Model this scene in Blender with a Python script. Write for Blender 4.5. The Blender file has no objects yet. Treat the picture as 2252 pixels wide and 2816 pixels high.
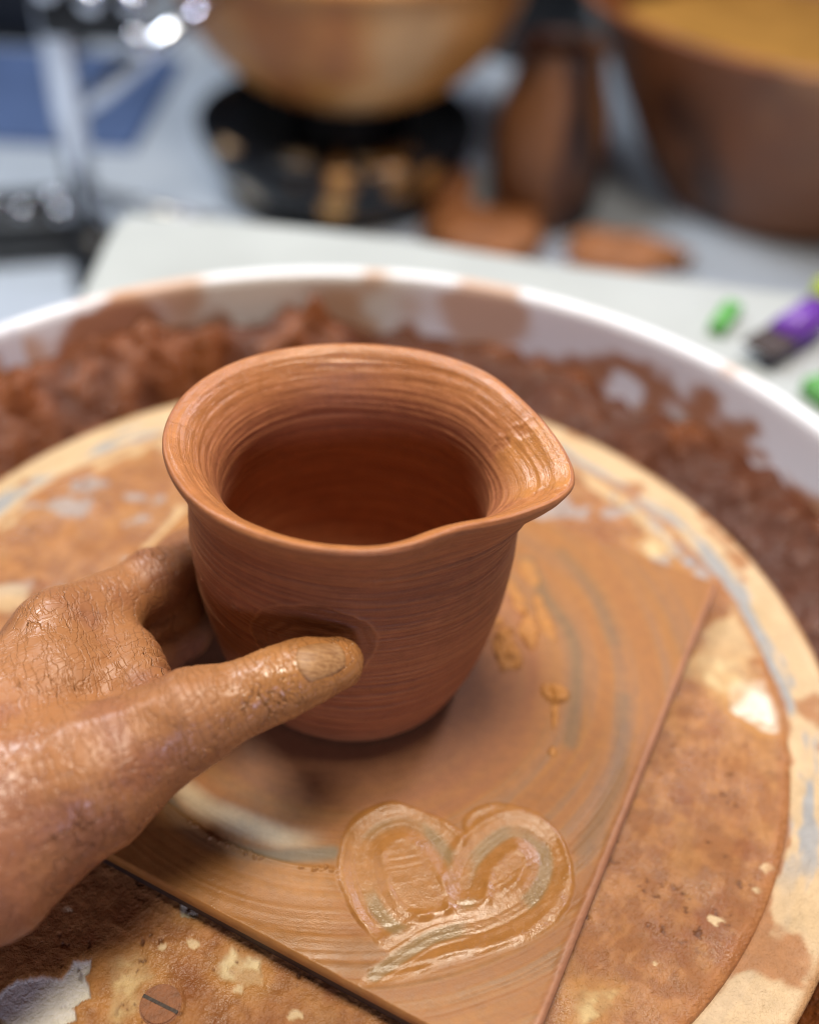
import bpy, bmesh, math, random
import numpy as np
from mathutils import Vector, Matrix
random.seed(4)
sc = bpy.context.scene
C = sc.collection

# ------------------------------------------------------------------ camera
right = Vector((0.9982, 0.0408, 0.0449)); up = Vector((-0.0607, 0.6716, 0.7384)); fw = Vector((0.0, 0.7398, -0.6728))
cam = bpy.data.cameras.new('camera'); camo = bpy.data.objects.new('camera', cam); C.objects.link(camo)
rm = Matrix((right, up, -fw)).transposed().to_4x4()
camo.matrix_world = Matrix.Translation((0.0151, -0.2547, 0.3063)) @ rm
cam.sensor_fit = 'VERTICAL'; cam.sensor_height = 24; cam.lens = 24 * 1.02483
cam.clip_start = 0.01; cam.clip_end = 60
cam.dof.use_dof = True; cam.dof.focus_distance = 0.316; cam.dof.aperture_fstop = 2.15
cam.dof.aperture_blades = 0
sc.camera = camo

# ------------------------------------------------------------------ world, lamps, exposure
w = bpy.data.worlds.new('World'); sc.world = w; w.use_nodes = True
w.node_tree.nodes['Background'].inputs[0].default_value = (0.80, 0.80, 0.84, 1)
w.node_tree.nodes['Background'].inputs[1].default_value = 0.04

def area(name, loc, target, sx, sy, energy, col):
    l = bpy.data.lights.new(name, 'AREA'); l.shape = 'RECTANGLE'; l.size = sx; l.size_y = sy
    l.energy = energy; l.color = col
    o = bpy.data.objects.new(name, l); C.objects.link(o); o.location = loc
    o.rotation_euler = (Vector(target) - Vector(loc)).to_track_quat('-Z', 'Y').to_euler()
    return o
area('ceiling_lamp', (0.12, 0.06, 1.50), (0, 0.06, 0), 0.40, 0.40, 25, (1.0, 0.90, 0.74))
area('rim_glint_light', (0.62, 0.85, 0.95), (0, 0, 0.05), 0.20, 0.20, 8, (0.84, 0.84, 1.0))  # unseen cool source, added for the sheen on rim and slip
area('window_light', (0.28, -1.25, 0.52), (0, 0, 0.03), 0.20, 0.16, 4.2, (0.62, 0.64, 1.0))
area('background_fill', (-0.85, 0.90, 1.45), (0.15, 1.45, -0.3), 0.5, 0.5, 34, (0.88, 0.94, 1.0))  # added fill, out of view, to brighten the things behind the wheel
sc.view_settings.view_transform = 'Standard'; sc.view_settings.look = 'None'
sc.view_settings.exposure = 0.0; sc.view_settings.gamma = 1.0
sc.cycles.use_denoising = True; sc.cycles.filter_width = 1.1
sc.cycles.max_bounces = 6; sc.cycles.diffuse_bounces = 2
sc.cycles.sample_clamp_indirect = 4.0

# ------------------------------------------------------------------ numpy helpers
def _hash(ix, iy, iz, seed):
    n = (ix.astype(np.int64) * 73856093) ^ (iy.astype(np.int64) * 19349663) ^ (iz.astype(np.int64) * 83492791) ^ (seed * 2654435)
    n = (n ^ (n >> 13)) & 0x7fffffff
    n = (n * 1274126177 + 12345) & 0x7fffffff
    n = (n ^ (n >> 16)) * 668265263 & 0x7fffffff
    return ((n >> 7) & 0xffff) / 65535.0 * 2 - 1
def vn(x, y, z=None, seed=0, px=None):
    """smooth value noise in -1..1, optionally periodic in x with px cells"""
    x = np.asarray(x, float); y = np.asarray(y, float)
    if z is None: z = np.zeros_like(x)
    fx, fy, fz = np.floor(x), np.floor(y), np.floor(z)
    tx, ty, tz = x - fx, y - fy, z - fz
    tx = tx * tx * (3 - 2 * tx); ty = ty * ty * (3 - 2 * ty); tz = tz * tz * (3 - 2 * tz)
    x0, x1 = fx, fx + 1
    if px: x0 = np.mod(x0, px); x1 = np.mod(x1, px)
    r = 0
    two = np.any(tz != 0)
    for (cz, wz) in (((fz, 1 - tz), (fz + 1, tz)) if two else ((fz, 1.0),)):
        a = _hash(x0, fy, cz, seed) * (1 - tx) + _hash(x1, fy, cz, seed) * tx
        b = _hash(x0, fy + 1, cz, seed) * (1 - tx) + _hash(x1, fy + 1, cz, seed) * tx
        r = r + wz * (a * (1 - ty) + b * ty)
    return r
def fbm(x, y, z=None, oct=4, seed=0):
    s = 0; a = 1; t = 0
    for i in range(oct):
        s = s + a * vn(x * 2**i, y * 2**i, None if z is None else z * 2**i, seed + i); t += a; a *= .5
    return s / t
def ss(a, b, x):
    t = np.clip((x - a) / (b - a), 0, 1); return t * t * (3 - 2 * t)
def mixc(c, col, m):
    m = np.clip(m, 0, 1)[..., None]; return c * (1 - m) + np.array(col) * m
def polydist(X, Y, pts, closed=False):
    P = np.array(pts, float); n = len(P); D = np.full(X.shape, 1e9)
    for i in range(n if closed else n - 1):
        a, b = P[i], P[(i + 1) % n]; d = b - a
        t = np.clip(((X - a[0]) * d[0] + (Y - a[1]) * d[1]) / (d @ d), 0, 1)
        D = np.minimum(D, np.hypot(X - a[0] - t * d[0], Y - a[1] - t * d[1]))
    return D
def polysd(X, Y, pts):
    """signed distance, negative inside"""
    P = np.array(pts, float); ins = np.zeros(X.shape, bool); n = len(P)
    for i in range(n):
        a, b = P[i], P[(i + 1) % n]
        if a[1] == b[1]: continue
        c = ((a[1] > Y) != (b[1] > Y)) & (X < (b[0] - a[0]) * (Y - a[1]) / (b[1] - a[1]) + a[0])
        ins ^= c
    return np.where(ins, -1, 1) * polydist(X, Y, pts, True)
def smoothline(pts, n=8):
    P = np.array(pts, float); out = []
    for i in range(len(P) - 1):
        p0 = P[max(i - 1, 0)]; p1 = P[i]; p2 = P[i + 1]; p3 = P[min(i + 2, len(P) - 1)]
        for t in np.arange(n) / n:
            out.append(.5 * (2 * p1 + (p2 - p0) * t + (2 * p0 - 5 * p1 + 4 * p2 - p3) * t * t + (3 * p1 - p0 - 3 * p2 + p3) * t**3))
    out.append(P[-1]); return np.array(out)

def mesh_np(name, V, F, mat, parent=None, cols=None, extra=None, smooth=True, normals=None):
    """F: (n,4) or (n,3) index array -> one mesh object"""
    V = np.asarray(V, np.float32); F = np.asarray(F, np.int32); k = F.shape[1]
    me = bpy.data.meshes.new(name)
    me.vertices.add(len(V)); me.vertices.foreach_set('co', V.ravel())
    me.loops.add(F.size); me.loops.foreach_set('vertex_index', F.ravel())
    me.polygons.add(len(F)); me.polygons.foreach_set('loop_start', np.arange(len(F), dtype=np.int32) * k)
    try: me.polygons.foreach_set('loop_total', np.full(len(F), k, np.int32))
    except Exception: pass
    me.polygons.foreach_set('use_smooth', np.full(len(F), smooth))
    if cols is not None:
        a = me.attributes.new('Col', 'FLOAT_COLOR', 'POINT')
        c4 = np.ones((len(V), 4), np.float32); c4[:, :3] = cols; a.data.foreach_set('color', c4.ravel())
    for nm, arr in (extra or {}).items():
        a = me.attributes.new(nm, 'FLOAT', 'POINT'); a.data.foreach_set('value', np.asarray(arr, np.float32).ravel())
    me.materials.append(mat); me.update(); me.validate()
    if normals is not None: me.normals_split_custom_set_from_vertices(normals.tolist())
    o = bpy.data.objects.new(name, me); C.objects.link(o)
    if parent: o.parent = parent
    return o
def gridfaces(nr, nc, wrap=False):
    i = np.arange(nr - 1)[:, None]; j = np.arange(nc if wrap else nc - 1)[None, :]
    j2 = (j + 1) % nc
    return np.stack([i * nc + j, i * nc + j2, (i + 1) * nc + j2, (i + 1) * nc + j], -1).reshape(-1, 4)
def empty(name, loc=(0, 0, 0)):
    o = bpy.data.objects.new(name, None); C.objects.link(o); o.location = loc; o.empty_display_size = .02; return o
def tag(o, label, cat=None, group=None, kind=None):
    if label: o['label'] = label
    if cat: o['category'] = cat
    if group: o['group'] = group
    if kind: o['kind'] = kind
    return o
def obj(name, bm, mat, parent=None, smooth=True):
    me = bpy.data.meshes.new(name); bm.to_mesh(me); bm.free(); me.materials.append(mat)
    me.polygons.foreach_set('use_smooth', np.full(len(me.polygons), smooth))
    o = bpy.data.objects.new(name, me); C.objects.link(o)
    if parent: o.parent = parent
    return o
def lathe(name, prof, mat, parent=None, n=64, a0=0, a1=2 * math.pi, loc=(0, 0), squash=1.0, wob=0, colf=None):
    full = abs(a1 - a0 - 2 * math.pi) < 1e-6
    th = np.linspace(a0, a1, n + 1)[:n] if full else np.linspace(a0, a1, n)
    prof = np.array(prof)
    R = prof[:, 0][:, None] * (1 + wob * np.sin(2 * th + 1)[None, :]); Z = np.repeat(prof[:, 1][:, None], len(th), 1)
    X = R * np.cos(th) + loc[0]; Y = R * np.sin(th) * squash + loc[1]
    V = np.stack([X, Y, Z], -1).reshape(-1, 3)
    cols = colf(V[:, 0], V[:, 1], V[:, 2]) if colf else None
    return mesh_np(name, V, gridfaces(len(prof), len(th), full), mat, parent, cols)
def tube(bm, a, b, r0, r1=None, seg=16):
    a = Vector(a); b = Vector(b); d = b - a
    m = Matrix.Translation((a + b) / 2) @ d.to_track_quat('Z', 'Y').to_matrix().to_4x4()
    return bmesh.ops.create_cone(bm, cap_ends=True, segments=seg, radius1=r0, radius2=r0 if r1 is None else r1, depth=d.length, matrix=m)
def box(bm, c, s, rot=None, bev=0.0):
    m = Matrix.Translation(c) @ ((rot or Matrix.Identity(4)) @ Matrix.Diagonal((s[0], s[1], s[2], 1)))
    g = bmesh.ops.create_cube(bm, size=1, matrix=m)
    if bev:
        es = list({e for v in g['verts'] for e in v.link_edges})
        bmesh.ops.bevel(bm, geom=es, offset=bev, segments=3, affect='EDGES', profile=.5)

# ------------------------------------------------------------------ materials
def new_mat(name):
    m = bpy.data.materials.new(name); m.use_nodes = True
    nt = m.node_tree; return m, nt, nt.nodes['Principled BSDF']
def nd(nt, t, **kw):
    n = nt.nodes.new(t)
    for k, v in kw.items(): setattr(n, k, v)
    return n
def noise(nt, scale, detail=3, rough=.6, vec=None, dist=0):
    n = nd(nt, 'ShaderNodeTexNoise'); n.inputs['Scale'].default_value = scale; n.inputs['Detail'].default_value = detail
    n.inputs['Roughness'].default_value = rough; n.inputs['Distortion'].default_value = dist
    if vec: nt.links.new(vec, n.inputs['Vector'])
    return n
def mrange(nt, src, a, b, c, d):
    n = nd(nt, 'ShaderNodeMapRange'); nt.links.new(src, n.inputs[0])
    for i, v in enumerate((a, b, c, d)): n.inputs[1 + i].default_value = v
    return n.outputs[0]
def math_(nt, op, a, b):
    n = nd(nt, 'ShaderNodeMath', operation=op)
    for i, v in enumerate((a, b)):
        if isinstance(v, (int, float)): n.inputs[i].default_value = v
        else: nt.links.new(v, n.inputs[i])
    return n.outputs[0]
def bump(nt, h, dist, strength, bs, prev=None):
    b = nd(nt, 'ShaderNodeBump'); b.inputs['Distance'].default_value = dist; b.inputs['Strength'].default_value = strength
    nt.links.new(h, b.inputs['Height'])
    if prev: nt.links.new(prev.outputs[0], b.inputs['Normal'])
    nt.links.new(b.outputs[0], bs.inputs['Normal']); return b
def attr(nt, name):
    a = nd(nt, 'ShaderNodeAttribute'); a.attribute_name = name; return a
def simple(name, col, rough=.5, metal=0, nscale=0, namt=.15, bscale=0, bdist=.001, spec=.5, attrcol=False):
    m, nt, bs = new_mat(name)
    bs.inputs['Roughness'].default_value = rough; bs.inputs['Metallic'].default_value = metal
    bs.inputs['Specular IOR Level'].default_value = spec
    tc = nd(nt, 'ShaderNodeTexCoord').outputs['Object']
    mx = nd(nt, 'ShaderNodeMix', data_type='RGBA', blend_type='MULTIPLY')
    mx.inputs['Factor'].default_value = 1
    mx.inputs['A'].default_value = (*col, 1)
    if attrcol: nt.links.new(attr(nt, 'Col').outputs['Color'], mx.inputs['A'])
    n = noise(nt, nscale or 30, 4, .6, tc)
    v = mrange(nt, n.outputs['Fac'], .3, .7, 1 - namt, 1 + namt * .6)
    cb = nd(nt, 'ShaderNodeCombineColor')
    for i in range(3): nt.links.new(v, cb.inputs[i])
    nt.links.new(cb.outputs[0], mx.inputs['B'])
    nt.links.new(mx.outputs['Result'], bs.inputs['Base Color'])
    nt.links.new(mrange(nt, n.outputs['Fac'], .3, .7, max(rough - .08, .03), min(rough + .08, 1)), bs.inputs['Roughness'])
    if bscale:
        bump(nt, noise(nt, bscale, 5, .65, tc).outputs['Fac'], bdist, 1, bs)
    return m

SLIP = np.array((0.41, 0.178, 0.044)); BROWN = np.array((0.29, 0.112, 0.044)); GREY = np.array((0.19, 0.118, 0.058))
PALE = np.array((0.62, 0.47, 0.29))

def clay_attr_mat(name, bscale, bdist, fine=2600, finedist=.00012, spec=.5):
    """colour and roughness come from the mesh ('Col', 'wet'), grain from noise"""
    m, nt, bs = new_mat(name)
    tc = nd(nt, 'ShaderNodeTexCoord').outputs['Object']
    mx = nd(nt, 'ShaderNodeMix', data_type='RGBA', blend_type='MULTIPLY'); mx.inputs['Factor'].default_value = 1
    nt.links.new(attr(nt, 'Col').outputs['Color'], mx.inputs['A'])
    n = noise(nt, 220, 5, .65, tc)
    cb = nd(nt, 'ShaderNodeCombineColor')
    v = mrange(nt, n.outputs['Fac'], .3, .7, .86, 1.1)
    for i in range(3): nt.links.new(v, cb.inputs[i])
    nt.links.new(cb.outputs[0], mx.inputs['B']); nt.links.new(mx.outputs['Result'], bs.inputs['Base Color'])
    wet = attr(nt, 'wet').outputs['Fac']
    r = mrange(nt, wet, 0, 1, .64, .13)
    nt.links.new(mrange(nt, wet, .2, .9, spec * .55, spec * 1.15), bs.inputs['Specular IOR Level'])
    r = math_(nt, 'ADD', r, mrange(nt, n.outputs['Fac'], .3, .7, -.05, .06))
    nt.links.new(r, bs.inputs['Roughness'])
    b = bump(nt, noise(nt, bscale, 4, .6, tc).outputs['Fac'], bdist, 1, bs)
    bump(nt, noise(nt, fine, 2, .5, tc).outputs['Fac'], finedist, 1, bs, b)
    return m
M_POT = clay_attr_mat('wet_thrown_clay', 500, .00022)
def throwing_lines(m):
    nt = m.node_tree; bs = nt.nodes['Principled BSDF']; last = bs.inputs['Normal'].links[0].from_node
    cb = nd(nt, 'ShaderNodeCombineXYZ'); nt.links.new(attr(nt, 'around').outputs['Fac'], cb.inputs[0]); nt.links.new(attr(nt, 'along').outputs['Fac'], cb.inputs[1])
    n = noise(nt, 1.0, 3, .6, cb.outputs[0]); bump(nt, n.outputs['Fac'], .00035, .8, bs, last)
throwing_lines(M_POT)
M_BAT = clay_attr_mat('slip_on_bat', 420, .00016, 2400, .00008)
M_DISC = clay_attr_mat('crusted_wheel_head', 300, .0010, 1100, .0004, .42)
M_SLURRY = clay_attr_mat('clay_slurry', 160, .003, 600, .0008)
M_BOARD = simple('dark_bat_board', (.045, .028, .02), .55, nscale=90, namt=.4, bscale=300, bdist=.0004)
M_WHITE = simple('white_plastic', (.80, .80, .84), .38, nscale=12, namt=.04, attrcol=True)
M_DECK = simple('deck_plastic', (.43, .45, .44), .42, nscale=9, namt=.06)
M_CAB = simple('cabinet_grey', (.30, .31, .32), .5, nscale=14, namt=.1)
M_STEEL = simple('steel', (.55, .56, .58), .3, 1, nscale=60, namt=.15)
M_CHROME = simple('chrome', (.72, .75, .82), .12, 1, nscale=20, namt=.08)
M_BLACK = simple('black_rubber', (.012, .013, .016), .32, nscale=25, namt=.3, attrcol=False)
M_TUB = simple('black_tub_splash_and_glints', (.01, .011, .014), .16, nscale=25, namt=.2, attrcol=True, spec=.22)
M_FLOOR = simple('floor_vinyl', (.50, .55, .63), .45, nscale=2.2, namt=.16, bscale=90, bdist=.0004)
M_BLUE = simple('blue_mat', (.08, .13, .28), .7, nscale=8, namt=.25, bscale=300, bdist=.0008)
M_PURPLE = simple('purple_plastic', (.16, .045, .36), .35, nscale=30, namt=.1)
M_LIME = simple('lime_sponge', (.42, .52, .01), .8, nscale=60, namt=.2, bscale=400, bdist=.002)
M_GREEN = simple('green_plastic', (.10, .34, .07), .5, nscale=40, namt=.15)
M_CLAYBG = simple('clay_smeared', (.5, .2, .06), .42, nscale=14, namt=.22, bscale=40, bdist=.004, attrcol=True)
M_LUMP = simple('clay_lump', (.40, .15, .05), .5, nscale=40, namt=.25, bscale=70, bdist=.004)

# ------------------------------------------------------------------ the room: floor
bm = bmesh.new(); bmesh.ops.create_grid(bm, x_segments=1, y_segments=1, size=6, matrix=Matrix.Translation((0, 2, -.42)))
tag(obj('floor', bm, M_FLOOR), 'pale blue-grey studio floor', kind='structure')

# ------------------------------------------------------------------ potter's wheel
wheel = tag(empty('potters_wheel', (0, 0, -.42)), 'white-topped pottery wheel with clay-crusted round head', 'pottery wheel')
wheel_inv = Matrix.Translation((0, 0, .42))
def under(o, parent):
    o.parent = parent; o.matrix_parent_inverse = parent.matrix_world.inverted() if False else Matrix.Translation(-Vector(parent.location)); return o
outline = [(-.203, .442), (-.138, .443), (-.07, .437), (0, .430), (.05, .418), (.116, .405), (.197, .395), (.283, .383), (.42, .36), (.5, .34), (.52, .30),
           (.52, -.33), (.50, -.36), (-.33, -.36), (-.35, -.33), (-.33, .08), (-.28, .20), (-.205, .30), (-.208, .42)]
def slab(name, outl, z0, z1, mat, parent, bev):
    bm = bmesh.new(); vs = [bm.verts.new((x, y, z0)) for x, y in outl]; f = bm.faces.new(vs)
    if f.normal.z > 0: f.normal_flip()
    g = bmesh.ops.extrude_face_region(bm, geom=[f]); vv = [v for v in g['geom'] if isinstance(v, bmesh.types.BMVert)]
    bmesh.ops.translate(bm, vec=(0, 0, z1 - z0), verts=vv)
    bmesh.ops.recalc_face_normals(bm, faces=bm.faces)
    top = [e for e in bm.edges if all(abs(v.co.z - z1) < 1e-6 for v in e.verts)]
    if bev: bmesh.ops.bevel(bm, geom=top, offset=bev, segments=4, affect='EDGES', profile=.5)
    o = obj(name, bm, mat, None, False); under(o, parent); return o
slab('deck', outline, -.078, -.05, M_DECK, wheel, .010)
bm = bmesh.new(); box(bm, (.09, .02, -.249), (.70, .60, .342), bev=.02); under(obj('cabinet', bm, M_CAB, None, False), wheel)
bm = bmesh.new(); tube(bm, (-.009, 0, -.052), (-.009, 0, -.022), .03, seg=40); under(obj('shaft', bm, M_STEEL, None, False), wheel)

HC = np.array((-.0088, .0007))          # wheel head centre
# --- outer ring of the head: tan, worn to blue-grey along its inner side
def ringcols(X, Y, wet=False):
    x, y = X * 1000, Y * 1000
    r = np.hypot(X - HC[0], Y - HC[1]) * 1000; th = np.arctan2(Y - HC[1], X - HC[0])
    c = np.zeros(X.shape + (3,)) + np.array((.66, .47, .28))
    c = mixc(c, (.52, .36, .19), .5 + .6 * fbm(th * 8, r * .12, seed=5))
    g = ss(.05, .35, fbm(th * 9 + 3, r * .22, seed=21) + .55 * np.exp(-((r - 174) / 5.5)**2) - .25 * np.exp(-((r - 187) / 5)**2) - .18)
    g = g * (1 - .9 * ss(-.35, -.5, th) * ss(-1.6, -.9, th))
    c = mixc(c, (.27, .295, .32), g * .8)
    st = ss(.12, .3, fbm(x * .05, y * .05, seed=33) - .12 + .5 * ss(168, 172.5, 342.5 - r))
    c = mixc(c, (.36, .145, .05), st * .85)
    e = ss(188.5, 191, r + 1.2 * fbm(th * 14, r * 0, seed=8)); c = mixc(c, (.40, .19, .07), e * .8)
    return c
NR, NT = 34, 900
rr = np.concatenate([np.linspace(.166, .1895, NR - 7), [.1905, .1914, .1919, .192, .192, .190, .10]])
zz = np.concatenate([np.full(NR - 7, -.0125), [-.01262, -.0130, -.0137, -.0145, -.0215, -.023, -.023]])
th = np.linspace(0, 2 * np.pi, NT, endpoint=False)
X = HC[0] + rr[:, None] * np.cos(th); Y = HC[1] + rr[:, None] * np.sin(th); Z = zz[:, None] + 0 * X
Z = Z + .00025 * fbm(X * 250, Y * 250, seed=3) * (rr[:, None] < .19)
V = np.stack([X, Y, Z], -1).reshape(-1, 3)
ring = mesh_np('head_ring', V, gridfaces(len(rr), NT, True), M_DISC, None, ringcols(X, Y).reshape(-1, 3),
               {'wet': (.25 + .3 * fbm(X * 60, Y * 60, seed=2)).ravel()}); under(ring, wheel)
tag(ring, 'tan outer ring worn blue-grey in streaks')

# --- inner disc of the head: brown dried slip, chipped to white and cream
white = [(-95.9, -127.1), (-92.7, -123.3), (-84.8, -121.5), (-79.0, -122.2), (-76.8, -115.8), (-72.4, -115.0), (-71.5, -118.4), (-73.3, -120.2), (-69.9, -126.7), (-74.8, -129.1), (-72.1, -132.7), (-75.7, -134.8), (-82.5, -136.8), (-92, -136), (-98, -131)]
cream1 = [(-65.7, -114.6), (-59.2, -113.0), (-54.3, -119.0), (-56.8, -123.1), (-56.9, -129.7), (-60.2, -132.0), (-62.8, -126.2)]
cream2 = [(-34.4, -116.1), (-30.5, -108.9), (-26.5, -112.2), (-21.9, -111.9), (-20.9, -118.7), (-24.7, -120.1), (-31.8, -118.2)]
square = [(-49.4, -95.7), (-43.9, -96.6), (-43.2, -100.0), (-48.3, -100.0)]
rwhite = [(143.2, 7.9), (155.4, 8.8), (158.9, -4.6), (157.4, -15.6), (150.4, -15.1), (146.8, -11.0), (140.6, -6.0)]
rcream = [(134.0, 19.1), (145.0, 17.5), (147.6, 7.0), (141.0, 0.8), (133.8, 7.2)]
cream3 = [(72.9, -117.4), (85.3, -114.5), (83.3, -120.2), (80.2, -123.2), (73.0, -125.7)]
tgrey = [(131.0, 84.0), (143.8, 85.1), (152.1, 72.4), (143.3, 63.1), (134.3, 70.9)]
tcream = [(115.1, 82.6), (129.6, 88.4), (132.1, 76.6), (119.3, 74.0)]
SCREW = (-48.9, -127.1)
NR, NT = 130, 1500
rr = np.concatenate([np.linspace(.082, .1675, NR - 4), [.1688, .1696, .17, .17]])
th = np.linspace(0, 2 * np.pi, NT, endpoint=False)
X = HC[0] + rr[:, None] * np.cos(th); Y = HC[1] + rr[:, None] * np.sin(th)
x, y = X * 1000, Y * 1000
wx = x + 1.1 * fbm(x * .35, y * .35, seed=11, oct=4) ; wy = y + 1.1 * fbm(x * .35, y * .35, seed=12, oct=4)
wx2 = x + 3.0 * fbm(x * .16, y * .16, seed=13); wy2 = y + 3.0 * fbm(x * .16, y * .16, seed=14)
R_ = rr[:, None] * 1000 + 0 * x
lump = fbm(x * .22, y * .22, seed=15, oct=5)
fine = fbm(x * .9, y * .9, seed=16, oct=3)
thd = np.arctan2(y, x); streak = fbm(thd * 11, R_ * .75, seed=17, oct=4)
c = np.zeros(x.shape + (3,)) + np.array((.31, .125, .042))
c = mixc(c, (.41, .18, .062), ss(-.25, .45, lump + .4 * streak))
c = mixc(c, (.24, .075, .025), ss(.05, .5, fbm(x * .06, y * .06, seed=18) - .15) * .7)
amber = ss(.12, .42, fbm(x * .07 + 9, y * .05, seed=19, oct=4)) * .55
c = mixc(c, (.50, .25, .085), amber * .55)
h = .55 * lump + .35 * fine + .3 * streak                        # mm
bare = np.zeros_like(x)
for poly, col, soft, dep, wa, wb in ((white, (.74, .70, .62), .5, .9, wx, wy), (cream1, (.66, .46, .22), 3.0, .3, wx2, wy2), (cream2, (.72, .56, .32), 1.2, .5, wx, wy),
                                     (square, (.76, .66, .47), .35, .8, x, y), (rwhite, (.78, .71, .58), 1.2, .7, wx, wy), (rcream, (.66, .48, .24), 3.0, .3, wx2, wy2),
                                     (cream3, (.64, .45, .21), 2.2, .3, wx2, wy2), (tgrey, (.33, .37, .41), 2.0, .3, wx2, wy2), (tcream, (.68, .50, .27), 2.0, .3, wx2, wy2)):
    sd = polysd(wa, wb, poly); m = ss(soft, -soft * .6, sd)
    if soft >= 1: m = m * (.35 + .65 * ss(-.35, .25, fbm(x * .22 + 5, y * .22, seed=36, oct=4)))
    halo = ss(soft + 5, soft, sd) * (1 - m); c = mixc(c, (.50, .24, .07), halo * .55)
    c = mixc(c, col, m); bare = np.maximum(bare, m); h = h * (1 - m * .85) - 1.9 * dep * m
for (bx, by, br) in ((141.2, -71.2, 2.2), (120, -90.7, 2.4), (136, -79.1, 1.6), (-43, -108.5, 2.0), (-9, -128, 2.5), (-52, -110, 1.2), (-27, -121.5, 1.8), (-84, -100, 1.2), (99, -106, .9)):
    sd = np.hypot((wx - bx), (wy - by) * 1.5) - br + .8 * fine; m = ss(.5, -.4, sd); c = mixc(c, (.68, .50, .29), m); h = h * (1 - m * .8) - .5 * m; bare = np.maximum(bare, m)
sq = np.hypot(x + 46.7, y + 97.0); m = ss(.85, .55, sq); c = mixc(c, (.20, .09, .04), m); h -= 1.2 * m
# far and side parts of the disc wear through to tan
tan_ = ss(.24, .46, fbm(x * .035 + 4, y * .035, seed=24, oct=4) + .55 * ss(150, 169, R_) * (y > 20) - .05) * ss(-20, 40, y)
c = mixc(c, (.62, .44, .24), tan_ * .8); bare = np.maximum(bare, tan_ * .6)
gb = ss(.3, .45, fbm(x * .06 + 14, y * .06, seed=27, oct=4) + .2 * tan_) * ss(10, 60, y); c = mixc(c, (.36, .36, .36), gb * .6)
# pits and a torn edge line at the rim
pit = ss(.66, .76, vn(x * .62, y * .62, seed=29)) * ss(.15, .4, vn(x * .09, y * .09, seed=31)); h -= .9 * pit; c = mixc(c, (.10, .035, .015), pit * .7)
lip = np.exp(-((R_ - 166.5 - .6 * fbm(np.arctan2(y, x) * 20, R_ * 0, seed=30)) / .8)**2); h += .5 * lip; c = mixc(c, (.38, .15, .05), ss(164, 167, R_) * .6)
d_s = np.hypot(x - SCREW[0], y - SCREW[1]); m = ss(8.2, 6.6, d_s); h = h * (1 - m) - .6 * m; h += .5 * np.exp(-((d_s - 7.6) / .9)**2)
drop = np.where(rr > .1698, -.0026, np.where(rr > .1692, -.0008, np.where(rr > .168, -.0002, 0)))[:, None]
Z = -.0105 + .0006 * h * (drop > -.0005) + drop
V = np.stack([X, Y, Z], -1).reshape(-1, 3)
wet = np.clip(.45 + .5 * fbm(x * .1, y * .1, seed=40) - .6 * bare, 0, 1)
disc = mesh_np('head_disc', V, gridfaces(NR, NT, True), M_DISC, None, c.reshape(-1, 3), {'wet': wet.ravel()}); under(disc, wheel)
tag(disc, 'round disc caked with brown slip, chipped to white and cream')
lathe_core = lathe('disc_core', [(.086, -.0112), (.085, -.0120), (.001, -.0120)], M_BOARD, None, 64, loc=HC); under(lathe_core, wheel)
# slotted bolt, caked in slip
bm = bmesh.new(); tube(bm, (SCREW[0] / 1000, SCREW[1] / 1000, -.0145), (SCREW[0] / 1000, SCREW[1] / 1000, -.0101), .0061, seg=48)
top = [e for e in bm.edges if all(v.co.z > -.0103 for v in e.verts)]; bmesh.ops.bevel(bm, geom=top, offset=.0005, segments=2, affect='EDGES')
bolt = obj('bolt', bm, simple('bolt_slip', (.30, .115, .045), .5, nscale=300, namt=.3, bscale=900, bdist=.0004), None, False); under(bolt, wheel)
tag(bolt, 'slotted bolt head caked in slip')
bm = bmesh.new(); box(bm, (SCREW[0] / 1000, SCREW[1] / 1000, -.0101), (.0118, .0010, .0003), Matrix.Rotation(-.37, 4, 'Z'))
slot = obj('slot', bm, M_BOARD, None, False); slot.parent = bolt

# ------------------------------------------------------------------ square throwing bat with slip and a finger-drawn heart
ROT = -.4258
n1 = np.array((math.cos(ROT), math.sin(ROT))); n2 = np.array((-n1[1], n1[0]))
U0, U1, W0, W1 = -.104, .1099, -.1089, .105
bat = tag(empty('throwing_bat', (0, 0, -.0095)), 'square slip-covered bat with a heart drawn in the slip', 'bat')
POT0 = np.array((-3.0, 2.5))
heartL = smoothline([(40.6, -101.0), (39.6, -91.1), (36.4, -83.3), (31.9, -76.6), (27.5, -72.0), (20.2, -68.8), (13.1, -70.8), (8.5, -75.7), (6.8, -82.4), (8.5, -90.9), (12.1, -98.4), (18.1, -104.5), (24.4, -106.7)])
heartR = smoothline([(39.6, -88.9), (41.7, -81.8), (46.1, -75.9), (52.8, -70.3), (58.9, -69.9), (64.2, -74.4), (65.4, -81.4), (62.3, -89.6), (56.3, -96.1), (46.8, -101.6), (36.5, -104.4), (28.4, -107.5), (20.6, -113.1), (15.5, -117), (13, -119.0)])
houter = smoothline([(39.0, -71.2), (31.8, -66.8), (26.1, -64.7), (15.4, -61.6), (4.5, -66.8), (-0.2, -75.7), (-0.6, -89.2), (4.5, -100.0), (13, -110), (16.5, -113), (12.5, -117), (8.5, -122), (12.5, -122.6), (23, -119.5), (34, -117), (45, -112.3), (56.9, -107.3), (66.4, -100.9), (72.2, -92.4), (73.9, -82.6), (71.0, -70.9), (64.2, -62.7), (53.1, -59.6), (44.0, -61.5), (39.0, -66.3), (39.0, -71.2)], 5)[:-1]
N = 540
uu = np.linspace(U0, U1, N); ww = np.linspace(W0, W1, N)
UU, WW = np.meshgrid(uu, ww)
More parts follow.
